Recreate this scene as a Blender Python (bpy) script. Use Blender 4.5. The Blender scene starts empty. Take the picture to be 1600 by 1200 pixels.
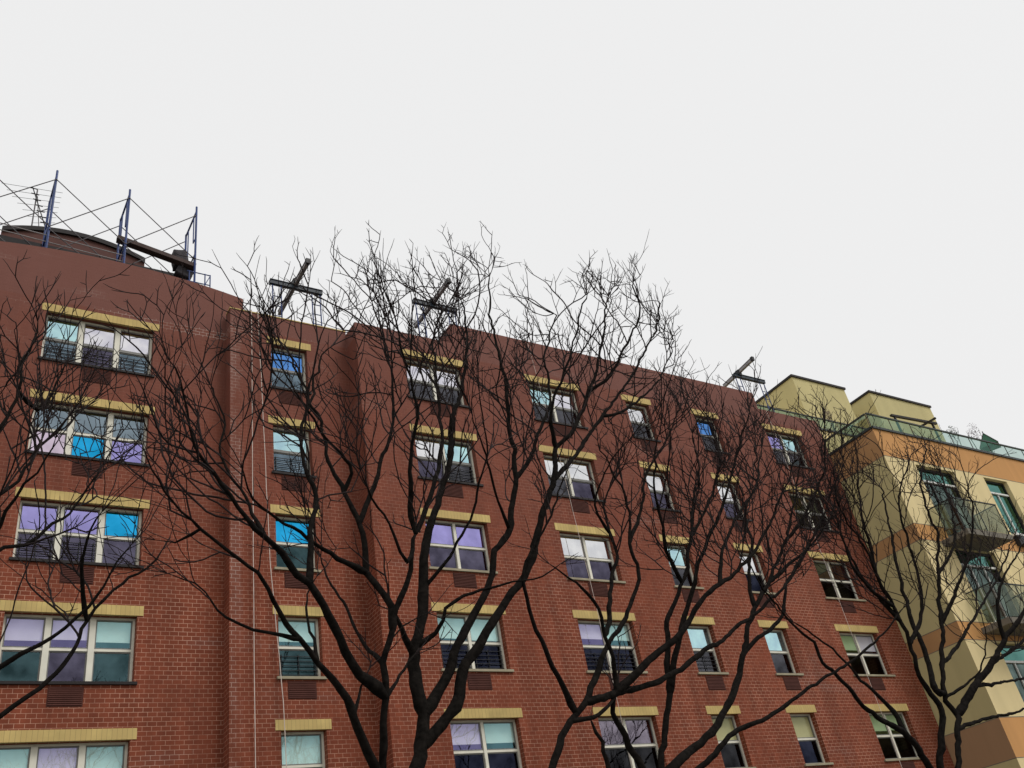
import bpy, bmesh, math, random
import numpy as np
from mathutils import Vector, Matrix, noise

S = bpy.context.scene
COL = S.collection
R = math.radians

# ------------------------------------------------------------------ camera
F_PX, YAW, PITCH, ROLL = 1449.946, 0.649484134, 0.572879449, -0.194047254
CAM = Vector((0, 0, 1.6))
_cy, _sy, _cp, _sp = math.cos(YAW), math.sin(YAW), math.cos(PITCH), math.sin(PITCH)
FWD = Vector((_sy * _cp, _cy * _cp, _sp))
_r = Vector((_cy, -_sy, 0)); _u = _r.cross(FWD)
_cr, _sr = math.cos(ROLL), math.sin(ROLL)
RIGHT = _cr * _r + _sr * _u
UP = -_sr * _r + _cr * _u
cam = bpy.data.objects.new('camera', bpy.data.cameras.new('camera'))
COL.objects.link(cam)
cam.data.sensor_width = 36; cam.data.lens = F_PX / 1600 * 36
cam.data.clip_start = 0.1; cam.data.clip_end = 2000
cam.matrix_world = Matrix(((RIGHT.x, UP.x, -FWD.x, CAM.x), (RIGHT.y, UP.y, -FWD.y, CAM.y),
                           (RIGHT.z, UP.z, -FWD.z, CAM.z), (0, 0, 0, 1)))
S.camera = cam

# ------------------------------------------------------------------ light: an overcast day
SUN_EL, SUN_AZ = R(52), R(145)          # azimuth clockwise from +Y: behind the camera, to the right
w = bpy.data.worlds.new('World'); S.world = w; w.use_nodes = True
nt = w.node_tree; nt.nodes.clear()
out = nt.nodes.new('ShaderNodeOutputWorld'); bg = nt.nodes.new('ShaderNodeBackground')
sky = nt.nodes.new('ShaderNodeTexSky'); sky.sky_type = 'NISHITA'; sky.sun_disc = False
sky.sun_elevation = SUN_EL; sky.sun_rotation = SUN_AZ; sky.dust_density = 4
bw = nt.nodes.new('ShaderNodeRGBToBW'); mx = nt.nodes.new('ShaderNodeMix'); mx.data_type = 'RGBA'
mx.inputs[0].default_value = 0.94
mx.inputs[7].default_value = (8.95, 8.95, 8.97, 1)      # the closed, even cloud deck
nt.links.new(sky.outputs[0], bw.inputs[0]); nt.links.new(bw.outputs[0], mx.inputs[6])
nt.links.new(mx.outputs[2], bg.inputs[0]); bg.inputs[1].default_value = 0.1
nt.links.new(bg.outputs[0], out.inputs[0])
sl = bpy.data.lights.new('sun', 'SUN'); sl.energy = 1.6; sl.angle = R(25); sl.color = (1, 0.97, 0.93)
so = bpy.data.objects.new('sun', sl); COL.objects.link(so)
sv = Vector((math.sin(SUN_AZ) * math.cos(SUN_EL), math.cos(SUN_AZ) * math.cos(SUN_EL), math.sin(SUN_EL)))
so.rotation_euler = (-sv).to_track_quat('-Z', 'Y').to_euler()
so.location = sv * 60
S.view_settings.view_transform = 'Standard'; S.view_settings.look = 'None'
S.view_settings.exposure = 0; S.view_settings.gamma = 1; S.view_settings.use_curve_mapping = False

# ------------------------------------------------------------------ helpers
def at(px, py, y):
    d = FWD * F_PX + RIGHT * (px - 800) - UP * (py - 600)
    return CAM + d * (y / d.y)

def obj(name, bm, mats, parent=None, smooth=False):
    bm.normal_update()
    uv = bm.loops.layers.uv.verify()
    for f in bm.faces:
        n = f.normal; ax, ay, az = abs(n.x), abs(n.y), abs(n.z)
        for l in f.loops:
            c = l.vert.co
            l[uv].uv = (c.x, c.z) if ay >= ax and ay >= az else ((c.y + 0.1, c.z) if ax >= az else (c.x, c.y))
        if smooth: f.smooth = True
    me = bpy.data.meshes.new(name); bm.to_mesh(me); bm.free()
    for m in (mats if isinstance(mats, (list, tuple)) else [mats]): me.materials.append(m)
    o = bpy.data.objects.new(name, me); COL.objects.link(o)
    if parent: o.parent = parent
    return o

def thing(name, label, cat, group=None):
    o = bpy.data.objects.new(name, None); COL.objects.link(o); o.empty_display_size = 0.3
    return tag(o, label, cat, group)

def tag(o, label=None, cat=None, group=None, kind=None):
    for k, v in (('label', label), ('category', cat), ('group', group), ('kind', kind)):
        if v: o[k] = v
    return o

def quad(bm, a, b, c, d, mi=0):
    f = bm.faces.new([bm.verts.new(p) for p in (a, b, c, d)]); f.material_index = mi; return f

def box(bm, x0, x1, y0, y1, z0, z1, mi=0, mat=None):
    v = [Vector((x, y, z)) for z in (z0, z1) for y in (y0, y1) for x in (x0, x1)]
    if mat is not None: v = [mat @ p for p in v]
    v = [bm.verts.new(p) for p in v]
    for q in ((0, 2, 3, 1), (4, 5, 7, 6), (0, 1, 5, 4), (2, 6, 7, 3), (0, 4, 6, 2), (1, 3, 7, 5)):
        bm.faces.new([v[i] for i in q]).material_index = mi

def tube(bm, p, q, r, n=8, r2=None, mi=0):
    p, q = Vector(p), Vector(q); d = (q - p).normalized()
    a = d.orthogonal().normalized(); b = d.cross(a); r2 = r if r2 is None else r2
    A = [bm.verts.new(p + (a * math.cos(t) + b * math.sin(t)) * r) for t in [2 * math.pi * i / n for i in range(n)]]
    B = [bm.verts.new(q + (a * math.cos(t) + b * math.sin(t)) * r2) for t in [2 * math.pi * i / n for i in range(n)]]
    for i in range(n):
        bm.faces.new((A[i], A[(i + 1) % n], B[(i + 1) % n], B[i])).material_index = mi
    bm.faces.new(A[::-1]).material_index = mi; bm.faces.new(B).material_index = mi

def bar(bm, p, q, wx, wz, mi=0):
    """rectangular bar from p to q; wx wide, wz high"""
    p, q = Vector(p), Vector(q); d = q - p; L = d.length; d.normalize()
    up = Vector((0, 0, 1)) if abs(d.z) < 0.95 else Vector((0, 1, 0))
    s = d.cross(up).normalized(); t = s.cross(d)
    M = Matrix(((d.x, s.x, t.x, p.x), (d.y, s.y, t.y, p.y), (d.z, s.z, t.z, p.z), (0, 0, 0, 1)))
    box(bm, 0, L, -wx / 2, wx / 2, -wz / 2, wz / 2, mi, M)

def rope_mesh(bm, pts, r, n=5):
    for a, b in zip(pts[:-1], pts[1:]): tube(bm, a, b, r, n)

# ------------------------------------------------------------------ materials
def mat(name, col, rough=0.7, var=0.15, scale=3.0, metal=0.0, bump=0.0, spec=0.3):
    m = bpy.data.materials.new(name); m.use_nodes = True
    t = m.node_tree; b = t.nodes['Principled BSDF']
    b.inputs['Roughness'].default_value = rough; b.inputs['Metallic'].default_value = metal
    b.inputs['Specular IOR Level'].default_value = spec
    tc = t.nodes.new('ShaderNodeTexCoord'); nz = t.nodes.new('ShaderNodeTexNoise')
    nz.inputs['Scale'].default_value = scale; nz.inputs['Detail'].default_value = 6
    t.links.new(tc.outputs['Object'], nz.inputs['Vector'])
    rp = t.nodes.new('ShaderNodeValToRGB')
    rp.color_ramp.elements[0].position = 0.3; rp.color_ramp.elements[1].position = 0.7
    rp.color_ramp.elements[0].color = (*[c * (1 - var) for c in col], 1)
    rp.color_ramp.elements[1].color = (*[min(1, c * (1 + var)) for c in col], 1)
    t.links.new(nz.outputs[0], rp.inputs[0]); t.links.new(rp.outputs[0], b.inputs['Base Color'])
    if bump:
        bp = t.nodes.new('ShaderNodeBump'); bp.inputs['Strength'].default_value = bump
        bp.inputs['Distance'].default_value = 0.02
        t.links.new(nz.outputs[0], bp.inputs['Height']); t.links.new(bp.outputs[0], b.inputs['Normal'])
    return m

def brick_mat(name, c1, c2, mortar, mort_amt=1.0, stain=0.25):
    m = bpy.data.materials.new(name); m.use_nodes = True
    t = m.node_tree; N = t.nodes; Lk = t.links.new; b = N['Principled BSDF']
    b.inputs['Roughness'].default_value = 0.85; b.inputs['Specular IOR Level'].default_value = 0.2
    tc = N.new('ShaderNodeTexCoord'); br = N.new('ShaderNodeTexBrick')
    Lk(tc.outputs['UV'], br.inputs['Vector'])
    br.offset = 0.5; br.squash = 1
    for k, v in (('Scale', 1), ('Mortar Size', 0.0058), ('Mortar Smooth', 0.2), ('Bias', 0.0),
                 ('Brick Width', 0.2032), ('Row Height', 2.8 / 27)): br.inputs[k].default_value = v
    br.inputs['Color1'].default_value = (*c1, 1); br.inputs['Color2'].default_value = (*c2, 1)
    br.inputs['Mortar'].default_value = (*mortar, 1)
    br2 = N.new('ShaderNodeTexBrick'); Lk(tc.outputs['UV'], br2.inputs['Vector'])      # the same wall without joints
    br2.offset = 0.5; br2.squash = 1
    for k, v in (('Scale', 1), ('Mortar Size', 0.0), ('Bias', 0.0), ('Brick Width', 0.2032), ('Row Height', 2.8 / 27)):
        br2.inputs[k].default_value = v
    br2.inputs['Color1'].default_value = (*c1, 1); br2.inputs['Color2'].default_value = (*c2, 1)
    # patches where the joints are dirty and hardly show
    n1 = N.new('ShaderNodeTexNoise'); n1.inputs['Scale'].default_value = 0.6; n1.inputs['Detail'].default_value = 9; n1.inputs['Roughness'].default_value = 0.78
    Lk(tc.outputs['Object'], n1.inputs['Vector'])
    mr = N.new('ShaderNodeMapRange'); Lk(n1.outputs[0], mr.inputs[0])
    mr.inputs[1].default_value = 0.38; mr.inputs[2].default_value = 0.62
    mr.inputs[3].default_value = mort_amt * 0.25; mr.inputs[4].default_value = mort_amt
    sz = N.new('ShaderNodeSeparateXYZ'); Lk(tc.outputs['Object'], sz.inputs[0])       # joints drawn fainter towards the upper storeys
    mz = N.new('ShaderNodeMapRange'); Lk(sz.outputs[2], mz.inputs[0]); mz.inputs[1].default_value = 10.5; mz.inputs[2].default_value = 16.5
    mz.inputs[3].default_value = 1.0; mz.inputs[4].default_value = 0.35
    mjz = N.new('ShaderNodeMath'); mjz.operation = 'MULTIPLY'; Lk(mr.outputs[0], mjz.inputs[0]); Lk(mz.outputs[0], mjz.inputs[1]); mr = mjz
    mixj = N.new('ShaderNodeMix'); mixj.data_type = 'RGBA'
    Lk(mr.outputs[0], mixj.inputs[0]); Lk(br2.outputs[0], mixj.inputs[6]); Lk(br.outputs[0], mixj.inputs[7])
    # broad weathering + fine grain
    n2 = N.new('ShaderNodeTexNoise'); n2.inputs['Scale'].default_value = 0.9; n2.inputs['Detail'].default_value = 8
    n2.inputs['Roughness'].default_value = 0.65
    mp = N.new('ShaderNodeMapping'); mp.inputs['Scale'].default_value = (1.6, 1, 0.55)
    Lk(tc.outputs['Object'], mp.inputs[0]); Lk(mp.outputs[0], n2.inputs['Vector'])
    n4 = N.new('ShaderNodeTexNoise'); n4.inputs['Scale'].default_value = 1; n4.inputs['Detail'].default_value = 5      # rain streaks
    mp4 = N.new('ShaderNodeMapping'); mp4.inputs['Scale'].default_value = (2.6, 2.6, 0.16); Lk(tc.outputs['Object'], mp4.inputs[0]); Lk(mp4.outputs[0], n4.inputs['Vector'])
    av = N.new('ShaderNodeMath'); av.operation = 'MULTIPLY_ADD'; Lk(n4.outputs[0], av.inputs[0]); av.inputs[1].default_value = .55
    av2 = N.new('ShaderNodeMath'); av2.operation = 'MULTIPLY'; Lk(n2.outputs[0], av2.inputs[0]); av2.inputs[1].default_value = .55; Lk(av2.outputs[0], av.inputs[2])
    mr2 = N.new('ShaderNodeMapRange'); Lk(av.outputs[0], mr2.inputs[0])
    mr2.inputs[1].default_value = 0.38; mr2.inputs[2].default_value = 0.72
    mr2.inputs[3].default_value = 1 - stain; mr2.inputs[4].default_value = 1 + stain
    mul = N.new('ShaderNodeMix'); mul.data_type = 'RGBA'; mul.blend_type = 'MULTIPLY'; mul.inputs[0].default_value = 1
    Lk(mixj.outputs[2], mul.inputs[6]); Lk(mr2.outputs[0], mul.inputs[7])
    # pale efflorescence along some courses
    n3 = N.new('ShaderNodeTexNoise'); n3.inputs['Scale'].default_value = 1.0; n3.inputs['Detail'].default_value = 6
    mp3 = N.new('ShaderNodeMapping'); mp3.inputs['Scale'].default_value = (0.45, 0.45, 1.5)
    Lk(tc.outputs['Object'], mp3.inputs[0]); Lk(mp3.outputs[0], n3.inputs['Vector'])
    mr3 = N.new('ShaderNodeMapRange'); Lk(n3.outputs[0], mr3.inputs[0])
    mr3.inputs[1].default_value = 0.60; mr3.inputs[2].default_value = 0.78; mr3.inputs[4].default_value = 0.5
    mm = N.new('ShaderNodeMath'); mm.operation = 'MULTIPLY_ADD'
    Lk(br.outputs['Fac'], mm.inputs[0]); mm.inputs[1].default_value = 0.9; mm.inputs[2].default_value = 0.10
    sx = N.new('ShaderNodeSeparateXYZ'); Lk(tc.outputs['Object'], sx.inputs[0])      # the repointed corner strip
    cmp_ = N.new('ShaderNodeMath'); cmp_.operation = 'COMPARE'; Lk(sx.outputs[0], cmp_.inputs[0]); cmp_.inputs[1].default_value = 6.72; cmp_.inputs[2].default_value = 0.16
    mr4 = N.new('ShaderNodeMapRange'); Lk(n2.outputs[0], mr4.inputs[0]); mr4.inputs[1].default_value = .42; mr4.inputs[2].default_value = .6; mr4.inputs[4].default_value = .75
    cm = N.new('ShaderNodeMath'); cm.operation = 'MULTIPLY'; Lk(cmp_.outputs[0], cm.inputs[0]); Lk(mr4.outputs[0], cm.inputs[1])
    mx_ = N.new('ShaderNodeMath'); mx_.operation = 'MAXIMUM'; Lk(mr3.outputs[0], mx_.inputs[0]); Lk(cm.outputs[0], mx_.inputs[1]); mr3 = mx_
    mm2 = N.new('ShaderNodeMath'); mm2.operation = 'MULTIPLY'; Lk(mm.outputs[0], mm2.inputs[0]); Lk(mr3.outputs[0], mm2.inputs[1])
    eff = N.new('ShaderNodeMix'); eff.data_type = 'RGBA'; eff.inputs[7].default_value = (0.52, 0.42, 0.37, 1)
    haze_z = N.new('ShaderNodeMapRange'); Lk(sz.outputs[2], haze_z.inputs[0]); haze_z.inputs[1].default_value = 11; haze_z.inputs[2].default_value = 19      # sky haze painted into the brick colour, heavier near the roof
    haze_z.inputs[4].default_value = 0.85
    haze_fac = N.new('ShaderNodeMath'); haze_fac.operation = 'MULTIPLY'; Lk(haze_z.outputs[0], haze_fac.inputs[0])
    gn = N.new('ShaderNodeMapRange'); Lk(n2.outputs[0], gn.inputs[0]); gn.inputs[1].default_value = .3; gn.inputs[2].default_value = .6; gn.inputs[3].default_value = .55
    Lk(gn.outputs[0], haze_fac.inputs[1])
    haze_mix = N.new('ShaderNodeMix'); haze_mix.data_type = 'RGBA'; haze_mix.inputs[7].default_value = (0.180, 0.073, 0.056, 1)
    Lk(haze_fac.outputs[0], haze_mix.inputs[0]); Lk(mul.outputs[2], haze_mix.inputs[6])
    bz = N.new('ShaderNodeMath'); bz.operation = 'COMPARE'; Lk(sz.outputs[2], bz.inputs[0]); bz.inputs[1].default_value = 18.98; bz.inputs[2].default_value = 0.16   # salt line below the parapet
    bzm = N.new('ShaderNodeMath'); bzm.operation = 'MULTIPLY'; Lk(bz.outputs[0], bzm.inputs[0]); Lk(gn.outputs[0], bzm.inputs[1])
    bzf = N.new('ShaderNodeMath'); bzf.operation = 'MULTIPLY'; bsx = N.new('ShaderNodeMapRange'); Lk(sz.outputs[0], bsx.inputs[0]); bsx.inputs[1].default_value = 12.5; bsx.inputs[2].default_value = 7; bsx.inputs[3].default_value = .12
    bsp = N.new('ShaderNodeMapRange'); Lk(n3.outputs[0], bsp.inputs[0]); bsp.inputs[1].default_value = .42; bsp.inputs[2].default_value = .6
    bsm = N.new('ShaderNodeMath'); bsm.operation = 'MULTIPLY'; Lk(bsx.outputs[0], bsm.inputs[0]); Lk(bsp.outputs[0], bsm.inputs[1])
    bzn = N.new('ShaderNodeMath'); bzn.operation = 'MULTIPLY'; Lk(bzm.outputs[0], bzn.inputs[0]); Lk(bsm.outputs[0], bzn.inputs[1])
    Lk(bzn.outputs[0], bzf.inputs[0]); Lk(br.outputs['Fac'], bzf.inputs[1])
    mxb = N.new('ShaderNodeMath'); mxb.operation = 'MAXIMUM'; Lk(mm2.outputs[0], mxb.inputs[0]); Lk(bzf.outputs[0], mxb.inputs[1]); mm2 = mxb
    Lk(mm2.outputs[0], eff.inputs[0]); Lk(haze_mix.outputs[2], eff.inputs[6])
    Lk(eff.outputs[2], b.inputs['Base Color'])
    bp = N.new('ShaderNodeBump'); bp.inputs['Strength'].default_value = 0.5; bp.inputs['Distance'].default_value = 0.006
    bp.invert = True; Lk(br.outputs['Fac'], bp.inputs['Height']); Lk(bp.outputs[0], b.inputs['Normal'])
    return m

def glass_mat(name, tint, fac, through=None, rough=0.015):
    """a window pane: tinted mirror coat over see-through glass"""
    m = bpy.data.materials.new(name); m.use_nodes = True
    t = m.node_tree; t.nodes.clear(); N = t.nodes; Lk = t.links.new
    o = N.new('ShaderNodeOutputMaterial'); mixs = N.new('ShaderNodeMixShader')
    tr = N.new('ShaderNodeBsdfTransparent'); gl = N.new('ShaderNodeBsdfGlossy')
    gl.inputs['Roughness'].default_value = rough
    tr.inputs[0].default_value = (*(through or [0.55 + 0.4 * c for c in tint]), 1)
    tc = N.new('ShaderNodeTexCoord'); nz = N.new('ShaderNodeTexNoise'); nz.inputs['Scale'].default_value = 1.3
    nz.inputs['Detail'].default_value = 2
    Lk(tc.outputs['Object'], nz.inputs['Vector'])
    bp = N.new('ShaderNodeBump'); bp.inputs['Strength'].default_value = 0.05; bp.inputs['Distance'].default_value = 0.05
    Lk(nz.outputs[0], bp.inputs['Height']); Lk(bp.outputs[0], gl.inputs['Normal'])
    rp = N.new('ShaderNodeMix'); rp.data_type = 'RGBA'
    rp.inputs[6].default_value = (*[c * (0.8 if max(tint) > .35 else .5) for c in tint], 1)  # dark panes: mottled tree reflections painted into the tint
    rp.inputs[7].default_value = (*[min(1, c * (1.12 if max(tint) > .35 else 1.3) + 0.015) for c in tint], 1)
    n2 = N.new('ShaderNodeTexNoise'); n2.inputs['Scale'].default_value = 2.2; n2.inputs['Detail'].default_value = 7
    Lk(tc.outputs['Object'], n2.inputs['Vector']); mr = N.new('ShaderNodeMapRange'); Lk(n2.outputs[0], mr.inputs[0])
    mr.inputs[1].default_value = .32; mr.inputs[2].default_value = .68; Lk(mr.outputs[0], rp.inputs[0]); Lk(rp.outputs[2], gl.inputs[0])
    mixs.inputs[0].default_value = fac
    Lk(tr.outputs[0], mixs.inputs[1]); Lk(gl.outputs[0], mixs.inputs[2]); Lk(mixs.outputs[0], o.inputs[0])
    return m

M = {}
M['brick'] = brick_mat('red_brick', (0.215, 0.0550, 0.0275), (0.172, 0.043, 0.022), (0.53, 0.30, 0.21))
M['parapet'] = brick_mat('weathered_hazy_brick', (0.215, 0.093, 0.076), (0.195, 0.082, 0.066), (0.26, 0.13, 0.11), 0.5, 0.12)  # weathered parapet brick, with the upper haze greyed into its colour
M['lintel'] = mat('tan_soldier_brick', (0.56, 0.42, 0.160), 0.8, 0.22, 2.2)
# rain runs on the stucco, stretched downwards
def streak(m):
    t = m.node_tree; nz = [n for n in t.nodes if n.type == 'TEX_NOISE'][0]; l = nz.inputs['Vector'].links[0]; src = l.from_socket
    mp = t.nodes.new('ShaderNodeMapping'); mp.inputs['Scale'].default_value = (2.2, 2.2, .3); t.links.new(src, mp.inputs[0]); t.links.new(mp.outputs[0], nz.inputs['Vector'])
# soldier joints in the lintel
_t = M['lintel'].node_tree; _b = _t.nodes['Principled BSDF']
_tc = _t.nodes.new('ShaderNodeTexCoord'); _br = _t.nodes.new('ShaderNodeTexBrick'); _br.offset = 0
for k, v in (('Scale', 1), ('Mortar Size', 0.005), ('Brick Width', 0.104), ('Row Height', 5.0)): _br.inputs[k].default_value = v
_br.inputs['Mortar'].default_value = (0.38, 0.27, 0.11, 1); _br.inputs['Color2'].default_value = (0.52, 0.38, 0.145, 1)
_src = _b.inputs['Base Color'].links[0].from_socket
_t.links.new(_tc.outputs['UV'], _br.inputs['Vector']); _t.links.new(_src, _br.inputs['Color1'])
_t.links.new(_br.outputs[0], _b.inputs['Base Color'])
M['frame'] = mat('cream_aluminium', (0.74, 0.71, 0.60), 0.5, 0.08)
M['sash'] = mat('grey_sash', (0.20, 0.195, 0.18), 0.5, 0.1)
M['sill'] = mat('stone_sill', (0.33, 0.29, 0.20), 0.8, 0.15)
M['blind'] = mat('roller_blind', (0.86, 0.86, 0.82), 0.9, 0.05)
M['blind2'] = mat('olive_blind', (0.56, 0.53, 0.34), 0.9, 0.05)
M['room'] = mat('dark_room', (0.03, 0.03, 0.034), 0.9)  # near-black, so the gloom of the unlit rooms is in the colour
M['grille'] = mat('brown_metal_grille', (0.078, 0.026, 0.019), 0.9)
M['guard'] = mat('black_iron', (0.012, 0.012, 0.014), 0.5)
M['roof'] = mat('roof_felt', (0.08, 0.075, 0.07), 0.9)
M['bulkhead'] = mat('brown_cladding', (0.10, 0.042, 0.034), 0.8)
M['fascia'] = mat('dark_fascia', (0.02, 0.016, 0.016), 0.7)
M['blue'] = mat('blue_painted_steel', (0.022, 0.048, 0.17), 0.45, 0.2)
M['steel'] = mat('dull_steel', (0.10, 0.09, 0.095), 0.5, 0.2)
M['galv'] = mat('galvanised_steel', (0.30, 0.28, 0.28), 0.45, 0.1)
M['darksteel'] = mat('dark_blue_steel', (0.022, 0.032, 0.045), 0.5, 0.2)
M['wood'] = mat('weathered_timber', (0.075, 0.05, 0.045), 0.8, 0.2)
M['tarp'] = mat('dark_tarp', (0.035, 0.03, 0.034), 0.7, 0.3, 6, 0, 0.6)
M['rope'] = mat('white_rope', (0.62, 0.52, 0.46), 0.9)
M['cream'] = mat('cream_stucco', (0.74, 0.60, 0.32), 0.9, 0.09, 0.6, 0, 0.05)
M['orange'] = mat('orange_stucco', (0.57, 0.29, 0.105), 0.9, 0.07, 0.9, 0, 0.05)
M['brown'] = mat('shaded_brown_stucco', (0.38, 0.23, 0.125), 0.9, 0.06, 0.9)
M['olive'] = mat('ochre_stucco', (0.53, 0.46, 0.23), 0.9, 0.08, 0.5)
M['railing'] = mat('dark_green_rail', (0.025, 0.035, 0.035), 0.45)
M['concrete'] = mat('balcony_concrete', (0.17, 0.15, 0.12), 0.85)
M['wframe'] = mat('dark_window_frame', (0.02, 0.022, 0.022), 0.5)
M['white'] = mat('white_transom', (0.7, 0.7, 0.66), 0.5, 0.05)
M['asphalt'] = mat('asphalt', (0.05, 0.05, 0.052), 0.9, 0.2, 20)
M['paving'] = mat('concrete_paving', (0.26, 0.25, 0.235), 0.9, 0.15, 4)
M['soil'] = mat('bare_lawn', (0.075, 0.075, 0.04), 0.95, 0.3, 6)
M['leaf'] = mat('purple_leaf', (0.07, 0.035, 0.06), 0.7, 0.3, 8)
M['greenleaf'] = mat('green_leaf', (0.03, 0.06, 0.03), 0.7, 0.3, 8)
M['pot'] = mat('maroon_planter', (0.09, 0.025, 0.028), 0.7)
M['canopy'] = mat('green_canvas', (0.03, 0.10, 0.06), 0.8)
M['bark'] = mat('dark_bark', (0.0095, 0.0078, 0.0066), 0.9, 0.55, 14, 0, 0.9, 0.05)
M['twig'] = mat('twig_bark', (0.021, 0.0145, 0.014), 0.9, 0.2, 5, 0, 0, 0.15)

for k in ('cream', 'orange', 'olive', 'brown'): streak(M[k])

TINT = dict(W=((.95, .96, 1.0), .78), w=((.88, .86, .99), .78), C=((.58, .88, 1.0), .75), B=((.015, .42, .80), .85),
            D=((.11, .30, .72), .8), L=((.40, .36, .74), .8), P=((.50, .46, .95), .26, (.97, .97, 1)), M=((.35, .75, .85), .2, (.88, 1, .97)),
            G=((.26, .33, .38), .8), K=((.85, .70, .84), .75), O=((.35, .36, .25), .15, (1, 1, .9)), R=((.30, .26, .32), .7), E=((.40, .55, .42), .3, (.80, .92, .72)),
            g=((.10, .10, .115), .65), n=((.022, .026, .05), .65), t=((.05, .10, .11), .7), p=((.105, .095, .145), .75),
            b=((.17, .23, .28), .8), k=((.03, .03, .034), .7))
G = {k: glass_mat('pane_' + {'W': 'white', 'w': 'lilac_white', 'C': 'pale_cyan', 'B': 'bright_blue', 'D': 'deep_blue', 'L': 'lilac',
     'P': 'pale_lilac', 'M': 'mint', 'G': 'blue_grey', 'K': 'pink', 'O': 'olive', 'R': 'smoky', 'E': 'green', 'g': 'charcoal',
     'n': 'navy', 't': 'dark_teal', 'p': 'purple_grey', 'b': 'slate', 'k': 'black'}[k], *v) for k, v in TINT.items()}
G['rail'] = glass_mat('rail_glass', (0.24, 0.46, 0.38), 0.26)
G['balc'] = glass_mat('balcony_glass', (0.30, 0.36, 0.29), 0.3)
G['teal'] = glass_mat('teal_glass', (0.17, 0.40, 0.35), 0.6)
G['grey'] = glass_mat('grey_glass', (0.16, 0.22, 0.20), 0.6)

# ------------------------------------------------------------------ ground
def sheet(name, x0, x1, y0, y1, z, m):
    bm = bmesh.new(); quad(bm, (x0, y0, z), (x1, y0, z), (x1, y1, z), (x0, y1, z))
    return tag(obj(name, bm, m), kind='structure')
sheet('ground', -600, 600, -600, 600, 0, M['soil'])
sheet('road', -600, 600, -1.5, 6.5, 0.004, M['asphalt'])
bm = bmesh.new(); box(bm, -300, 300, 6.5, 11.5, -0.2, 0.13); tag(obj('pavement', bm, M['paving']), kind='structure')
bm = bmesh.new(); box(bm, -300, 300, -5, -1.5, -0.2, 0.13); tag(obj('near_pavement', bm, M['paving']), kind='structure')

# ------------------------------------------------------------------ the brick building
D3, D2, D1 = 20.76, 21.46, 21.91           # facade planes: main block, recessed bay, arched bay
X0, X01, X12, X23, X34, XR = -14.0, -0.26, 6.55, 10.2, 13.71, 31.38
ROWS = [7.76 + (5 - r) * 2.8 for r in range(1, 6)]      # lintel tops, top storey first
HO = 1.56
COLS = [  # x0, x1 of the opening, plane, lights
    (-2.57, -1.46, D2, 1), (1.78, 4.54, D1, 3), (7.755, 8.87, D2, 1), (11.83, 13.87, D3, 2), (16.45, 18.51, D3, 2),
    (20.66, 21.78, D3, 1), (24.04, 25.18, D3, 1), (27.86, 29.93, D3, 2)]
OPEN = []
for ci, (a, b, y, n) in enumerate(COLS):
    for ri, zt in enumerate(ROWS): OPEN.append((a, b, zt - 0.25 - HO, zt - 0.25, y, ci, ri))

bld = thing('brick_apartment_building', 'long dark red brick apartment block with tan lintels over rows of sash windows', 'building')

def wall_grid(bm, x0, x1, z0, z1, y, ops, depth=0.30, zbreaks=(), matfn=None):
    xs = sorted({x0, x1, *[o[0] for o in ops], *[o[1] for o in ops]})
    zs = sorted({z0, z1, *[o[2] for o in ops], *[o[3] for o in ops], *zbreaks})
    for i in range(len(xs) - 1):
        for j in range(len(zs) - 1):
            cx, cz = (xs[i] + xs[i + 1]) / 2, (zs[j] + zs[j + 1]) / 2
            if any(o[0] < cx < o[1] and o[2] < cz < o[3] for o in ops): continue
            quad(bm, (xs[i], y, zs[j]), (xs[i + 1], y, zs[j]), (xs[i + 1], y, zs[j + 1]), (xs[i], y, zs[j + 1]),
                 matfn(cz) if matfn else 0)
    for o in ops:
        a, b, c, d = o[:4]; q = y + depth
        k = matfn((c + d) / 2) if matfn else 0
        quad(bm, (a, y, c), (a, q, c), (a, q, d), (a, y, d), k)
        quad(bm, (b, y, c), (b, y, d), (b, q, d), (b, q, c), k)
        quad(bm, (a, y, d), (a, q, d), (b, q, d), (b, y, d), k)
        quad(bm, (a, y, c), (b, y, c), (b, q, c), (a, q, c), k)

ZP, ZB = 19.10, 36.0     # parapets start here; building back
bm = bmesh.new()
def ops_in(x0, x1): return [o for o in OPEN if x0 < o[0] < x1]
wall_grid(bm, X0, X01, 0, ZP, D2, ops_in(X0, X01))
wall_grid(bm, X01, X12, 0, ZP, D1, ops_in(X01, X12))
wall_grid(bm, X12, X23, 0, ZP, D2, ops_in(X12, X23))
wall_grid(bm, X23, XR, 0, ZP, D3, ops_in(X23, XR))
quad(bm, (X01, D1, 0), (X01, D2, 0), (X01, D2, ZP), (X01, D1, ZP))
quad(bm, (X12, D1, 0), (X12, D2, 0), (X12, D2, ZP), (X12, D1, ZP))
quad(bm, (X23, D2, 0), (X23, D3, 0), (X23, D3, ZP), (X23, D2, ZP))
quad(bm, (XR, D3, 0), (XR, ZB, 0), (XR, ZB, ZP), (XR, D3, ZP))
quad(bm, (X0, D2, 0), (X0, ZB, 0), (X0, ZB, ZP), (X0, D2, ZP))
quad(bm, (X0, ZB, 0), (XR, ZB, 0), (XR, ZB, ZP), (X0, ZB, ZP))
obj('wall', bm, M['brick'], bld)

# parapets
bm = bmesh.new()
T = 0.35
box(bm, X0, X01, D2, D2 + T, ZP, 19.72)
box(bm, X12, X23, D2, D2 + T, ZP, 19.72)
box(bm, X23, X34, D3, D3 + 0.78, ZP, 19.62)
box(bm, X34, 27.88, D3, D3 + 0.80, ZP, 20.44)
box(bm, 27.88, XR, D3, D3 + T, ZP, 19.67)
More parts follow.
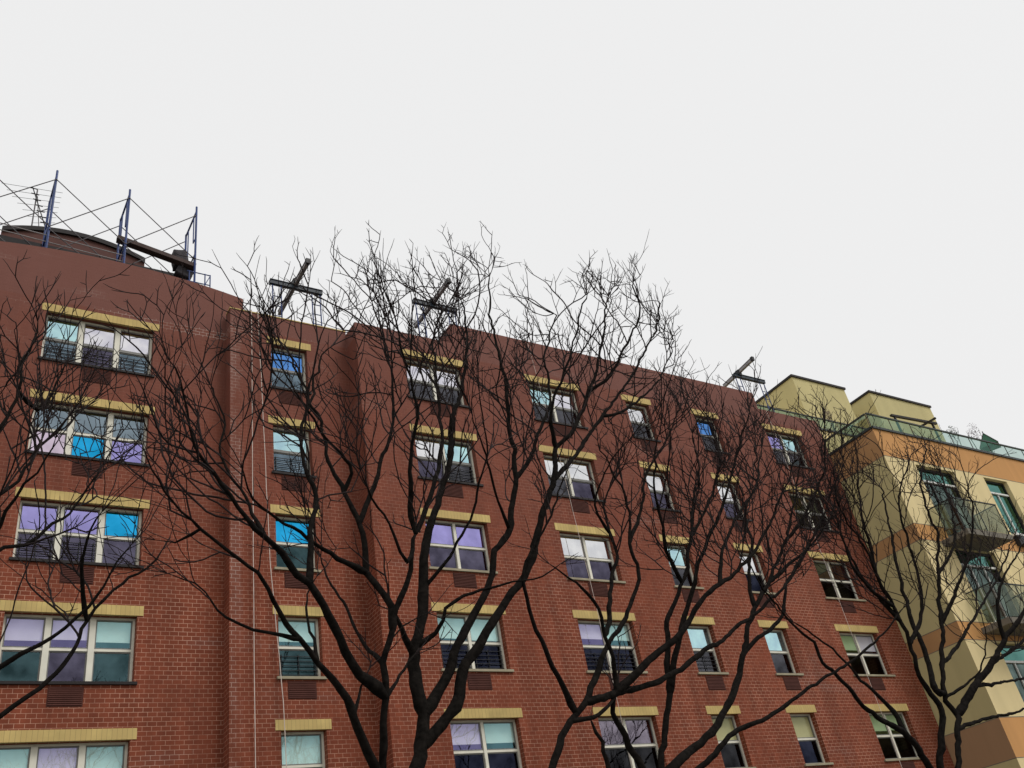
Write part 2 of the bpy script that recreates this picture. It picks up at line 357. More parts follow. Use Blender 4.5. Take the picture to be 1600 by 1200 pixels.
# the arched gable over the left bay
A0, A1, AC, AZ = -0.74, 7.08, 3.17, 20.95
def arch(x): return AZ - 0.38 * ((x - AC) / 3.9) ** 2
n = 24
for i in range(n):
    xa, xb = A0 + (A1 - A0) * i / n, A0 + (A1 - A0) * (i + 1) / n
    quad(bm, (xa, D1, ZP), (xb, D1, ZP), (xb, D1, arch(xb)), (xa, D1, arch(xa)))
    quad(bm, (xa, D1, arch(xa)), (xb, D1, arch(xb)), (xb, D1 + T, arch(xb)), (xa, D1 + T, arch(xa)))
    quad(bm, (xa, D1 + T, ZP), (xa, D1 + T, arch(xa)), (xb, D1 + T, arch(xb)), (xb, D1 + T, ZP))
for x in (A0, A1): quad(bm, (x, D1, ZP), (x, D1 + T, ZP), (x, D1 + T, arch(x)), (x, D1, arch(x)))
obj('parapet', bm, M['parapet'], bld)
bm = bmesh.new()
box(bm, X12 - .02, X23 - 0.003, D2 - 0.02, D2 + T + 0.02, 19.722, 19.755)
obj('coping', bm, M['lintel'], bld)
bm = bmesh.new(); quad(bm, (X0, D1 + 0.301, 19.0), (XR, D1 + 0.301, 19.0), (XR, ZB, 19.0), (X0, ZB, 19.0))
box(bm, X23 + .01, XR - .01, D3 + 0.2, D1 + 0.3, 18.95, 19.0)
obj('roof', bm, M['roof'], bld)
bm = bmesh.new(); quad(bm, (X0, D1 + 0.75, 0), (XR, D1 + 0.75, 0), (XR, D1 + 0.75, 19), (X0, D1 + 0.75, 19))
obj('room_wall', bm, M['room'], bld)

# arched rooftop bulkhead
bm = bmesh.new(); bf = bmesh.new()
BX0, BX1, BC, BY = 0.46, 4.74, 2.6, 25.0
def barch(x): return 24.50 - 0.46 * ((x - BC) / 2.14) ** 2
for i in range(16):
    xa, xb = BX0 + (BX1 - BX0) * i / 16, BX0 + (BX1 - BX0) * (i + 1) / 16
    quad(bm, (xa, BY, 19), (xb, BY, 19), (xb, BY, barch(xb)), (xa, BY, barch(xa)))
    for (ya, yb, dz) in ((BY - 0.08, BY + 5, 0),):
        za, zb = barch(xa), barch(xb); h = 0.17
        quad(bf, (xa, ya, za), (xb, ya, zb), (xb, yb, zb), (xa, yb, za))
        quad(bf, (xa, ya, za - h), (xb, ya, zb - h), (xb, ya, zb), (xa, ya, za))
        quad(bf, (xa, ya, za - h), (xa, yb, za - h), (xb, yb, zb - h), (xb, ya, zb - h))
for x in (BX0, BX1): quad(bm, (x, BY, 19), (x, BY + 5, 19), (x, BY + 5, barch(x) - .1), (x, BY, barch(x) - .1))
bh = obj('rooftop_bulkhead', bm, M['bulkhead'], bld)
obj('roof', bf, M['fascia'], bh)
bm = bmesh.new(); box(bm, -0.6, 5.9, 23.9, 24.4, 19, 22.75)     # dark upstand in front of it
bb = obj('roof_upstand', bm, M['fascia'], bld)

# windows.  per column, top storey first: upper panes, lower panes, guard, blind drop
STY = {
 0: [('C', 'b', 0, 0), ('C', 'g', 0, 0), ('B', 't', 0, 0), ('M', 't', 1, .8), ('M', 'n', 0, 1)],
 1: [('Cww', 'bpb', 7, 0), ('GGG', 'KBL', 0, 0), ('LLB', 'ppp', 6, 0), ('PPM', 'tpt', 0, .74), ('MPM', 'nnn', 0, 1)],
 2: [('D', 'b', 0, 0), ('C', 'b', 1, 0), ('B', 't', 0, 0), ('M', 't', 1, .8), ('M', 'n', 0, 1)],
 3: [('ww', 'gg', 0, 0), ('WC', 'pg', 1, 0), ('LL', 'pp', 0, 0), ('MM', 'nn', 3, .9), ('PM', 'nn', 0, .78)],
 4: [('Cw', 'gg', 0, 0), ('WW', 'gp', 0, 0), ('WW', 'pp', 0, 0), ('PM', 'nn', 3, .72), ('RR', 'kk', 0, 0)],
 5: [('W', 'g', 0, 0), ('W', 'p', 0, 0), ('C', 'g', 0, .5), ('C', 'g', 1, .9), ('O', 'k', 0, 1)],
 6: [('D', 'g', 0, 0), ('W', 'p', 0, 0), ('W', 'n', 0, 0), ('C', 'g', 0, .9), ('O', 'n', 0, 1)],
 7: [('LC', 'gg', 0, 0), ('EG', 'gg', 0, 0), ('GR', 'kk', 0, 0), ('EP', 'kk', 0, .8), ('EE', 'kk', 0, .8)]}
def make_window(a, b, z0, z1, y, ci, ri):
    n = COLS[ci][3]; up, lo, gmask, drop = STY[ci][ri]
    fy = y + 0.19; fw = 0.055; mw = 0.13 if n == 3 else 0.085
    bm = bmesh.new()
    box(bm, a, a + fw, fy, fy + .08, z0, z1); box(bm, b - fw, b, fy, fy + .08, z0, z1)
    box(bm, a + fw, b - fw, fy, fy + .08, z1 - .05, z1); box(bm, a + fw, b - fw, fy, fy + .08, z0, z0 + .05)
    lw = (b - a - 2 * fw - (n - 1) * mw) / n
    zm = (z0 + z1) / 2 + 0.01
    lights = []
    for k in range(n):
        xa = a + fw + k * (lw + mw); xb = xa + lw; lights.append((xa, xb))
        if k: box(bm, xa - mw, xa, fy - .012, fy + .085, z0 + .05, z1 - .05)
        light_rail = 0 if ri >= 2 or ci == 1 and ri == 1 else 1      # pale or dark meeting rail
        box(bm, xa, xb, fy + .012, fy + .05, zm - .028, zm + .028, light_rail)
        s = .03
        for (c, d, q) in ((zm + .028, z1 - .05, fy + .02), (z0 + .05, zm - .028, fy + .035)):
            box(bm, xa, xa + s, q, q + .03, c, d, 1); box(bm, xb - s, xb, q, q + .03, c, d, 1)
            box(bm, xa + s, xb - s, q, q + .03, d - s, d, 1); box(bm, xa + s, xb - s, q, q + .03, c, c + s, 1)
    wd = obj('window', bm, [M['frame'], M['sash']], bld)
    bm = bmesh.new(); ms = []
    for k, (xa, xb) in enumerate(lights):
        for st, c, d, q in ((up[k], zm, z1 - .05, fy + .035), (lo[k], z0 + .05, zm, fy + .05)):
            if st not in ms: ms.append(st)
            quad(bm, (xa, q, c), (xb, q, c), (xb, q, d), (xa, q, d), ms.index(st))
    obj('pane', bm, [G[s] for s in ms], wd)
    bm = bmesh.new(); box(bm, a - .07, b + .07, y - .055, fy + .01, z0 - .06, z0 + .004); obj('sill', bm, M['fascia'] if ci == 1 or ri < 2 else M['sill'], wd)  # arched bay and upper rows: underside shade put into a dark sill colour
    if drop:
        bm = bmesh.new()
        for xa, xb in lights:
            zb = z1 - (z1 - zm) * drop * random.Random(ci * 9 + ri + int(xa * 7)).uniform(.93, 1.03)
            box(bm, xa + .01, xb - .01, fy + .056, fy + .07, zb, z1 - .02)
        obj('blind', bm, M['blind2'] if up[0] == 'O' else M['blind'], wd)
    if gmask:
        bm = bmesh.new()
        for k, (xa, xb) in enumerate(lights):
            if not gmask >> (n - 1 - k) & 1: continue
            q = fy - .012
            for i in range(5):
                zz = z0 + .1 + i * .115
                box(bm, xa + .02, xb - .02, q, q + .016, zz, zz + .016)
            for xx in (xa + .07, (xa + xb) / 2, xb - .085): box(bm, xx, xx + .018, q + .017, q + .033, z0 + .06, z0 + .62)
        obj('window_guard', bm, M['guard'], wd)
for a, b, z0, z1, y, ci, ri in OPEN:
    make_window(a, b, z0, z1, y, ci, ri)
    bm = bmesh.new(); box(bm, a - .13, b + .13, y - .014, y + .06, z1 - .003, z1 + .235); obj('lintel', bm, M['lintel'], bld)
    bm = bmesh.new(); c = (a + b) / 2; g0, g1 = z0 - .53, z0 - .10
    if ci == 3: c -= .0
    box(bm, c - .36, c + .36, y - .006, y + .03, g0, g1)
    for i in range(9):
        zz = g0 + .03 + i * .044
        quad(bm, (c - .34, y - .022, zz), (c + .34, y - .022, zz), (c + .34, y - .0075, zz + .034), (c - .34, y - .0075, zz + .034))
        quad(bm, (c - .34, y - .022, zz), (c - .34, y - .0075, zz), (c + .34, y - .0075, zz), (c + .34, y - .022, zz))
    obj('vent_grille', bm, M['grille'], bld)

# ------------------------------------------------------------------ ropes down the facade
def rope(pts, label, r=0.011):
    bm = bmesh.new(); P = []
    for i in range(len(pts) - 1):
        p, q = Vector(pts[i]), Vector(pts[i + 1])
        for k in range(8): P.append(p.lerp(q, k / 8) + Vector((random.Random(i * 8 + k).uniform(-.008, .008), 0, 0)))
    P.append(Vector(pts[-1])); rope_mesh(bm, P, r)
    tag(obj('safety_rope', bm, M['rope']), label, 'rope', 'safety ropes hanging down the brick facade')
rope([(7.17, D2 + .2, 19.80), (7.17, D2 - .06, 19.78), (7.13, D2 - .08, 12), (7.10, D2 - .08, 0.3)], 'thin pale rope hanging straight down the corner strip beside the arched bay')
rope([(7.36, D2 + .2, 19.80), (7.36, D2 - .06, 19.78), (7.42, D2 - .1, 17.2), (7.54, D2 - .12, 11.7), (7.79, D2 - .14, 8.1), (7.9, D2 - .14, 0.3)], 'pale slanting rope hanging just left of the narrow recessed window column')
rope([(16.75, D3 + .2, 20.49), (16.75, D3 - .04, 20.46), (17.05, D3 - .1, 15), (17.15, D3 - .12, 10.4), (17.15, D3 - .12, 0.3)], 'pale rope hanging across the second column of double windows, behind the bare trees', .007)
rope([(28.3, D3 + .2, 19.72), (28.3, D3 - .04, 19.69), (28.37, D3 - .1, 12.4), (28.42, D3 - .12, 0.3)], 'pale rope hanging across the double windows next to the stucco building', .008)

# ------------------------------------------------------------------ outrigger rigs on the roof
def rig(xa, xb, zbar, xm, ytip, ztip, yback, zback, yb, label, chain, deck):
    t = thing('outrigger_rig', label, 'scaffold rig', 'outrigger rigs on the brick roof')
    bm = bmesh.new(); bar(bm, (xa, yb, zbar), (xb, yb, zbar), .12, .15)
    for s in (-.05, .05): bar(bm, (xa, yb + s * 1.4, zbar + .08), (xb, yb + s * 1.4, zbar + .08), .03, .02)
    obj('cross_bar', bm, M['darksteel'], t)
    bm = bmesh.new(); bar(bm, (xm, ytip, ztip), (xm, yback, zback), .085, .13)
    for s in (-1, 1): bar(bm, (xm, ytip, ztip + s * .072), (xm, yback, zback + s * .072), .125, .014)
    obj('beam', bm, M['galv'], t)
    bm = bmesh.new(); box(bm, xm - .09, xm + .09, yb - .11, yb + .11, zbar + .02, zbar + .31); obj('clamp', bm, M['guard'], t)
    bm = bmesh.new(); box(bm, xm - .07, xm + .07, ytip - .03, ytip + .09, ztip - .095, ztip + .095); obj('end_cap', bm, M['guard'], t)
    bm = bmesh.new()
    for x in (xa + .05, xb - .05): tube(bm, (x, yb, zbar), (x + (.9 if x > xm else -.5), yb + 1.6, 19.05), .009, 5)
    tube(bm, (xm, yback, zback), (xm + .1, yback + .8, 19.05), .012, 5); obj('tie_cable', bm, M['steel'], t)
    for x0, x1 in ((xa + .10, xa + .38), (xb - .36, xb - .08)):
        bm = bmesh.new()
        for x in (x0, x1): tube(bm, (x, yb, deck), (x, yb, zbar - .07), .022)
        for k in range(5): tube(bm, (x0, yb, zbar - .55 - .4 * k), (x1, yb, zbar - .55 - .4 * k), .016)
        obj('leg_frame', bm, M['blue'], t)
    bm = bmesh.new(); tube(bm, (xa + .4, yb, zbar - .12), (xb - .4, yb, zbar - .12), .016); tube(bm, (xa + .4, yb + .1, zbar - 1.6), (xb - .4, yb + .1, zbar - .25), .012)
    obj('brace', bm, M['steel'], t)
    bm = bmesh.new()
    for k in range(chain):
        p = Vector((xm, ytip + .06, ztip - .12 - k * .075)); dx = .02 if k % 2 else 0
        bmesh.ops.create_icosphere(bm, subdivisions=1, radius=.026, matrix=Matrix.Translation(p) @ Matrix.Diagonal((1 if k % 2 else .45, .45 if k % 2 else 1, 1.5, 1)))
    obj('chain', bm, M['guard'], t)
rig(8.07, 9.86, 21.87, 8.94, 21.13, 22.05, 23.84, 21.95, 22.3, 'steel outrigger rig on the recessed bay roof, its beam tip above the sky line', 9, 19.05)
rig(13.30, 15.07, 22.50, 14.12, 21.04, 22.68, 23.75, 22.62, 22.3, 'steel outrigger rig partly hidden behind the tallest bare tree crown', 6, 19.05)
rig(29.11, 31.06, 22.62, 29.5, 21.31, 22.93, 23.3, 22.75, 22.3, 'steel outrigger rig at the right roof end beside the stucco penthouses', 9, 19.05)

# ------------------------------------------------------------------ tube scaffold on the arched bay roof
sc = thing('tube_scaffold', 'blue frame tube scaffold with thin cross braces standing on the arched brick roof', 'scaffold')
FY, BYs, ZT = 22.6, 23.85, 24.5
fx = [-0.52, 1.59, 3.70, 5.78]
for x in fx:
    bm = bmesh.new()
    tube(bm, (x, FY, 19.0), (x, FY, ZT + .15), .034); tube(bm, (x, BYs, 19.0), (x, BYs, ZT), .034)
    tube(bm, (x, FY, ZT - .06), (x, BYs, ZT - .06), .03)
    tube(bm, (x, FY, ZT - 1.9), (x, BYs, ZT - 1.9), .024); tube(bm, (x, FY, 21.2), (x, BYs, 21.2), .024)
    tube(bm, (x, FY + .3, ZT - .06), (x, FY + .3, ZT - 1.2), .02); tube(bm, (x, FY, ZT - 1.2), (x, FY + .3, ZT - 1.2), .018)
    tube(bm, (x, BYs - .3, ZT - .06), (x, BYs - .3, ZT - 1.2), .02); tube(bm, (x, BYs, ZT - 1.2), (x, BYs - .3, ZT - 1.2), .018)
    tube(bm, (x, FY, ZT - 1.95), (x, FY + .7, ZT - 2.7), .02)
    obj('frame', bm, M['blue'], sc)
for x0, x1 in zip(fx[:-1], fx[1:]):
    for y in (FY - .04, BYs + .04):
        for z0, z1 in ((ZT - .25, ZT - 2.2), (ZT - 2.2, ZT - .25), (ZT - 2.3, ZT - 4.0)):
            bm = bmesh.new(); tube(bm, (x0, y, z0), (x1, y + .01, z1), .0155, 6)
            obj('cross_brace', bm, M['steel'], sc)
    bm = bmesh.new(); tube(bm, (x0, FY, ZT - .12), (x1, FY, ZT - .12), .013, 6)
bm.free()
for z in (21.75, 22.0):
    bm = bmesh.new(); tube(bm, (-.5, FY + .05, z + .12), (3.7, FY + .05, z - .1), .018, 6); obj('guard_tube', bm, M['galv'], sc)
# plank and bundles
bm = bmesh.new(); p, q = at(183, 373, 23.0), at(305, 418, 22.72); bar(bm, p, q, .24, .14)
tag(obj('scaffold_plank', bm, M['wood']), 'dark timber plank lying through the blue scaffold frames', 'plank')
def bundle(px, py, y, sx, sz, rot, label):
    bm = bmesh.new(); bmesh.ops.create_cube(bm, size=1)
    bmesh.ops.subdivide_edges(bm, edges=bm.edges[:], cuts=4, use_grid_fill=True)
    rd = random.Random(int(px))
    for v in bm.verts:
        k = 1 - .12 * (v.co.length - .5); v.co *= k; v.co += Vector((rd.uniform(-.03, .03), rd.uniform(-.03, .03), rd.uniform(-.03, .03)))
    c = at(px, py, y)
    bmesh.ops.transform(bm, verts=bm.verts, matrix=Matrix.Translation(c) @ Matrix.Rotation(rot, 4, 'Y') @ Matrix.Diagonal((sx, .4, sz, 1)))
    tag(obj('tarp_bundle', bm, M['tarp'], None, True), label, 'bundle', 'dark bundles by the scaffold')
bundle(281, 408, 23.2, .42, .62, R(-8), 'dark upright tarp bundle beside the rightmost blue scaffold frame')
bundle(286, 430, 23.0, .5, .35, R(22), 'dark tarp bundle lying on the roof edge at the foot of the scaffold')
bm = bmesh.new(); box(bm, 3.6, 5.3, 23.2, 23.5, 19, 21.75); box(bm, 3.55, 5.35, 23.15, 23.55, 21.75, 21.83)
tag(obj('roof_curb', bm, M['fascia'], bld))
# low rail
rl = bmesh.new()
y = 22.6
for x in (5.62, 6.10, 6.26): tube(rl, (x, y, 19), (x, y, 21.84), .02)
for z in (21.82, 21.42): tube(rl, (5.55, y, z), (6.27, y, z), .018)
tube(rl, (6.10, y, 21.4), (6.26, y, 21.8), .012)
tag(obj('guard_rail', rl, M['blue']), 'small blue pipe guard rail at the right end of the arched roof', 'railing')

# ------------------------------------------------------------------ television antenna
an = thing('tv_antenna', 'spindly dark television antenna on the arched rooftop bulkhead', 'antenna')
bm = bmesh.new(); tube(bm, (1.27, 25.2, 24.3), (1.27, 25.2, 26.2), .022); tube(bm, (1.5, 25.2, 24.4), (1.3, 25.2, 25.9), .014); obj('mast', bm, M['steel'], an)
bm = bmesh.new(); tube(bm, (1.12, 25.1, 26.15), (1.66, 25.3, 24.75), .018)
for i in range(7):
    k = i / 6; c = Vector((1.14, 25.1, 26.12)).lerp(Vector((1.62, 25.3, 24.9)), k); Lh = 1.15 - .75 * k
    tube(bm, c - Vector((Lh * .8, -.12, 0)), c + Vector((Lh * .75, -.12, 0.0)), .007, 5)
    tube(bm, c - Vector((.12, 0, 0)), c + Vector((.12, 0, 0)), .02, 5)
obj('element', bm, M['guard'], an)

# ------------------------------------------------------------------ the stucco building on the right
ob = thing('stucco_apartment_building', 'cream and orange stucco apartment building with glass railed roof terrace and penthouses', 'building')
OX, OY, OXR = 31.42, 18.5, 62.0
BANDS = [(5.3, 6.6), (9.28, 9.95), (13.12, 13.78), (16.72, 18.0)]
def front_m(z): return 1 if any(a < z < b for a, b in BANDS) else 0
zbr = [z for b in BANDS for z in b]
oops = []
for a, b, c, d in [(33.3, 35.9, 13.3, 16.58), (38.0, 39.75, 13.9, 16.62), (43.2, 45.9, 13.3, 16.58), (48, 49.7, 13.9, 16.6),
                   (33.3, 36.0, 9.98, 12.95), (38.0, 39.75, 10.5, 12.9), (33.3, 36.0, 6.65, 9.2), (38, 39.75, 7.0, 9.2)]:
    oops.append((a, b, c, d))
bm = bmesh.new()
wall_grid(bm, OX, OXR, 0, 18.0, OY, oops, .3, zbr, front_m)
zs = [0] + zbr
for z0, z1 in zip(zs[:-1], zs[1:]):
    k = front_m((z0 + z1) / 2)
    quad(bm, (OX, OY, z0), (OX, 21, z0), (OX, 21, z1), (OX, OY, z1), (3 if z0 < 6 else 4) if k else 2)  # side face: its shade is put into darker, duller stucco colours
quad(bm, (OX, OY, 18.0), (OXR, OY, 18.0), (OXR, 24, 18.0), (OX, 24, 18.0), 2)
obj('wall', bm, [M['cream'], M['orange'], M['olive'], M['brown'], mat('shaded_orange_stucco', (0.45, 0.25, 0.11), 0.9, 0.1, 0.8)], ob)
bm = bmesh.new()
for z in zbr[:-1]:
    box(bm, OX - .004, OXR, OY - .004, OY + .02, z - .012, z + .012); box(bm, OX - .004, OX + .02, OY + .02, 20.9, z - .012, z + .012)
obj('panel_joint', bm, M['concrete'], ob)
bm = bmesh.new(); quad(bm, (OX + .1, OY + 1.0, 0), (OXR, OY + 1.0, 0), (OXR, OY + 1.0, 17.5), (OX + .1, OY + 1.0, 17.5)); obj('room_wall', bm, M['room'], ob)
# windows
for i, (a, b, c, d) in enumerate(oops):
    bm = bmesh.new(); y = OY + .18; f = .09
    box(bm, a, a + f, y, y + .09, c, d); box(bm, b - f, b, y, y + .09, c, d)
    box(bm, a + f, b - f, y, y + .09, d - f, d); box(bm, a + f, b - f, y, y + .09, c, c + f)
    zt = d - .62
    nb = 3 if b - a > 2 else 2; st = (b - a) / nb
    for k in range(1, nb): box(bm, a + k * st - .03, a + k * st + .03, y, y + .08, c + f, zt - .04, 0 if nb == 3 and d > 14 else 1)
    box(bm, a + f, b - f, y - .03, y + .085, zt - .04, zt + .04, 1)
    wd = obj('window', bm, [M['wframe'], M['white']], ob)
    bm = bmesh.new()
    quad(bm, (a + f, y + .04, zt), (b - f, y + .04, zt), (b - f, y + .04, d - f), (a + f, y + .04, d - f), 0)
    quad(bm, (a + f, y + .05, c + f), (b - f, y + .05, c + f), (b - f, y + .05, zt), (a + f, y + .05, zt), 1 if b - a > 2 else 0)
    obj('pane', bm, [G['teal'], G['grey']], wd)
    if b - a < 2:
        bm = bmesh.new(); box(bm, a - .1, b + .1, OY - .22, OY + .1, c - .10, c - .003); box(bm, a, b, OY - .2, OY - .002, c - .5, c - .103, 1)
        obj('sill', bm, [M['white'], M['wframe']], wd)
# balconies
for x0, x1, z in ((32.7, 35.6, 13.15), (42.8, 46.2, 13.15), (32.7, 35.7, 9.72)):
    bm = bmesh.new(); box(bm, x0, x1, OY - 1.15, OY - .003, z - .22, z)
    bl = obj('balcony', bm, M['concrete'], ob)
    bm = bmesh.new()
    for px in (x0 + .03, (x0 + x1) / 2, x1 - .03): tube(bm, (px, OY - 1.1, z), (px, OY - 1.1, z + 1.3), .02)
    bar(bm, (x0, OY - 1.1, z + 1.3), (x1, OY - 1.1, z + 1.3), .05, .04)
    for px in (x0 + .02, x1 - .02): bar(bm, (px, OY - 1.08, z + 1.3), (px, OY - .01, z + 1.3), .04, .04)
    obj('balcony_rail', bm, M['railing'], bl)
    bm = bmesh.new(); quad(bm, (x0 + .05, OY - 1.1, z + .05), (x1 - .05, OY - 1.1, z + .05), (x1 - .05, OY - 1.1, z + 1.27), (x0 + .05, OY - 1.1, z + 1.27))
    for px in (x0 + .02, x1 - .02): quad(bm, (px, OY - 1.08, z + .05), (px, OY - .02, z + .05), (px, OY - .02, z + 1.27), (px, OY - 1.08, z + 1.27))
    obj('glass_panel', bm, G['balc'], bl)
# roof-edge balustrades
def balustrade(p, q, z0, z1, n):
    p, q = Vector((*p, 0)), Vector((*q, 0))
    bm = bmesh.new(); A = lambda k, z: p.lerp(q, k) + Vector((0, 0, z))
    bar(bm, A(0, z0 + .03), A(1, z0 + .03), .12, .10); bar(bm, A(0, z1), A(1, z1), .07, .06)
    for i in range(n + 1): tube(bm, A(i / n, z0), A(i / n, z1), .018, 6)
    b = obj('balustrade', bm, M['railing'], ob)
    bm = bmesh.new()
    for i in range(n):
        quad(bm, A((i + .03) / n, z0 + .08), A((i + .97) / n, z0 + .08), A((i + .97) / n, z1 - .03), A((i + .03) / n, z1 - .03))
    obj('glass_panel', bm, G['rail'], b)
balustrade((OX, OY), (OXR, OY), 17.99, 18.68, 22)
balustrade((OX, OY + .06), (OX, 23.9), 17.99, 18.68, 4)
# setback wing and its terrace rail
bm = bmesh.new(); box(bm, 30.2, 70, 24, 45, 0, 22.0); obj('setback_wing', bm, M['cream'], ob)
balustrade((30.2, 24), (70, 24), 22.0, 22.7, 26)
for x0, x1, zt in ((38.72, 43.05, 27.0), (45.42, 51.2, 27.28)):
    bm = bmesh.new(); box(bm, x0, x1, 26, 34, 22, zt); ph = obj('penthouse', bm, M['olive'], ob)
    bm = bmesh.new(); box(bm, x0 - .08, x1 + .08, 25.92, 34.1, zt + .003, zt + .13); obj('roof_edge', bm, M['fascia'], ph)

# things on the terraces
pg = thing('pergola', 'dark timber pergola beams in front of the right penthouse on the terrace', 'pergola')
bm = bmesh.new(); bar(bm, at(1392, 649, 25), at(1463, 662, 25), .14, .12); bar(bm, at(1436, 668, 25), at(1462, 653, 23.9), .10, .10); obj('beam', bm, M['fascia'], pg)
for px, py in ((1397, 650), (1456, 661)):
    p = at(px, py, 25); bm = bmesh.new(); bar(bm, (p.x, p.y, 22), p, .1, .1); obj('post', bm, M['fascia'], pg)
um = thing('patio_umbrella', 'dark green canvas patio umbrella above the glass terrace railing', 'umbrella')
bm = bmesh.new(); top = at(1536, 677, 20.3); rr = .62
ring = [top + Vector((math.cos(i * math.pi / 2 + 1.2) * rr, math.sin(i * math.pi / 2 + 1.2) * rr, -.85)) for i in range(4)]
for i in range(4):
    bm.faces.new([bm.verts.new(v) for v in (top, ring[i], ring[(i + 1) % 4])])
    bar(bm, top, ring[i], .03, .03, 1)
obj('canopy', bm, [M['canopy'], M['fascia']], um)
bm = bmesh.new(); tube(bm, (top.x, top.y, 18), top + Vector((0, 0, .1)), .025); obj('pole', bm, M['fascia'], um)
def potted(px, py, y, zb, rad, m, label, seed, n=170):
    t = thing('potted_shrub', label, 'plant', 'potted shrubs on the terraces')
    c = at(px, py, y); rd = random.Random(seed)
    bm = bmesh.new(); tube(bm, (c.x, c.y, zb), (c.x, c.y, zb + .45), .18, 14, .24); obj('planter', bm, M['pot'], t)
    bm = bmesh.new()
    for i in range(7):
        a = rd.uniform(0, 6.28); tube(bm, (c.x, c.y, zb + .4), (c.x + math.cos(a) * rad * .8, c.y + math.sin(a) * rad * .8, c.z + rd.uniform(-.2, 1) * rad), .014, 5, .005)
    obj('stem', bm, M['twig'], t)
    bm = bmesh.new()
    for i in range(n):
        d = Vector((rd.gauss(0, 1), rd.gauss(0, 1), rd.gauss(0, 1))).normalized() * rad * rd.random() ** .4; d.x *= .55 + .5 * (d.z < 0); d.z *= 1.5
        p = Vector((c.x, c.y, c.z)) + d; u = Vector((rd.gauss(0, 1), rd.gauss(0, 1), rd.gauss(0, 1))).normalized(); v = u.orthogonal().normalized(); s = .05
        bm.faces.new([bm.verts.new(p + k) for k in (-u * s, v * s * .5, u * s, -v * s * .5)])
    obj('foliage', bm, m, t)
potted(1521, 676, 21.5, 18, .38, M['leaf'], 'purple leaved potted shrub beside the green patio umbrella', 3)
potted(1488, 676, 20.2, 18, .26, M['greenleaf'], 'small dark green potted shrub behind the glass front railing', 4)
potted(1293, 648, 24.8, 22, .22, M['leaf'], 'small reddish potted shrub in front of the left penthouse', 5)

# ------------------------------------------------------------------ bare trees
FOCAL_N = F_PX
def catmull(P, step):
    out = [P[0]]; n = len(P)
    for i in range(n - 1):
        p0, p1, p2, p3 = P[max(0, i - 1)], P[i], P[i + 1], P[min(n - 1, i + 2)]
        k = max(1, int((p2 - p1).length / step))
        for j in range(1, k + 1):
            t = j / k
            out.append(.5 * (2 * p1 + (p2 - p0) * t + (2 * p0 - 5 * p1 + 4 * p2 - p3) * t * t + (3 * p1 - p0 - 3 * p2 + p3) * t ** 3))
    return out

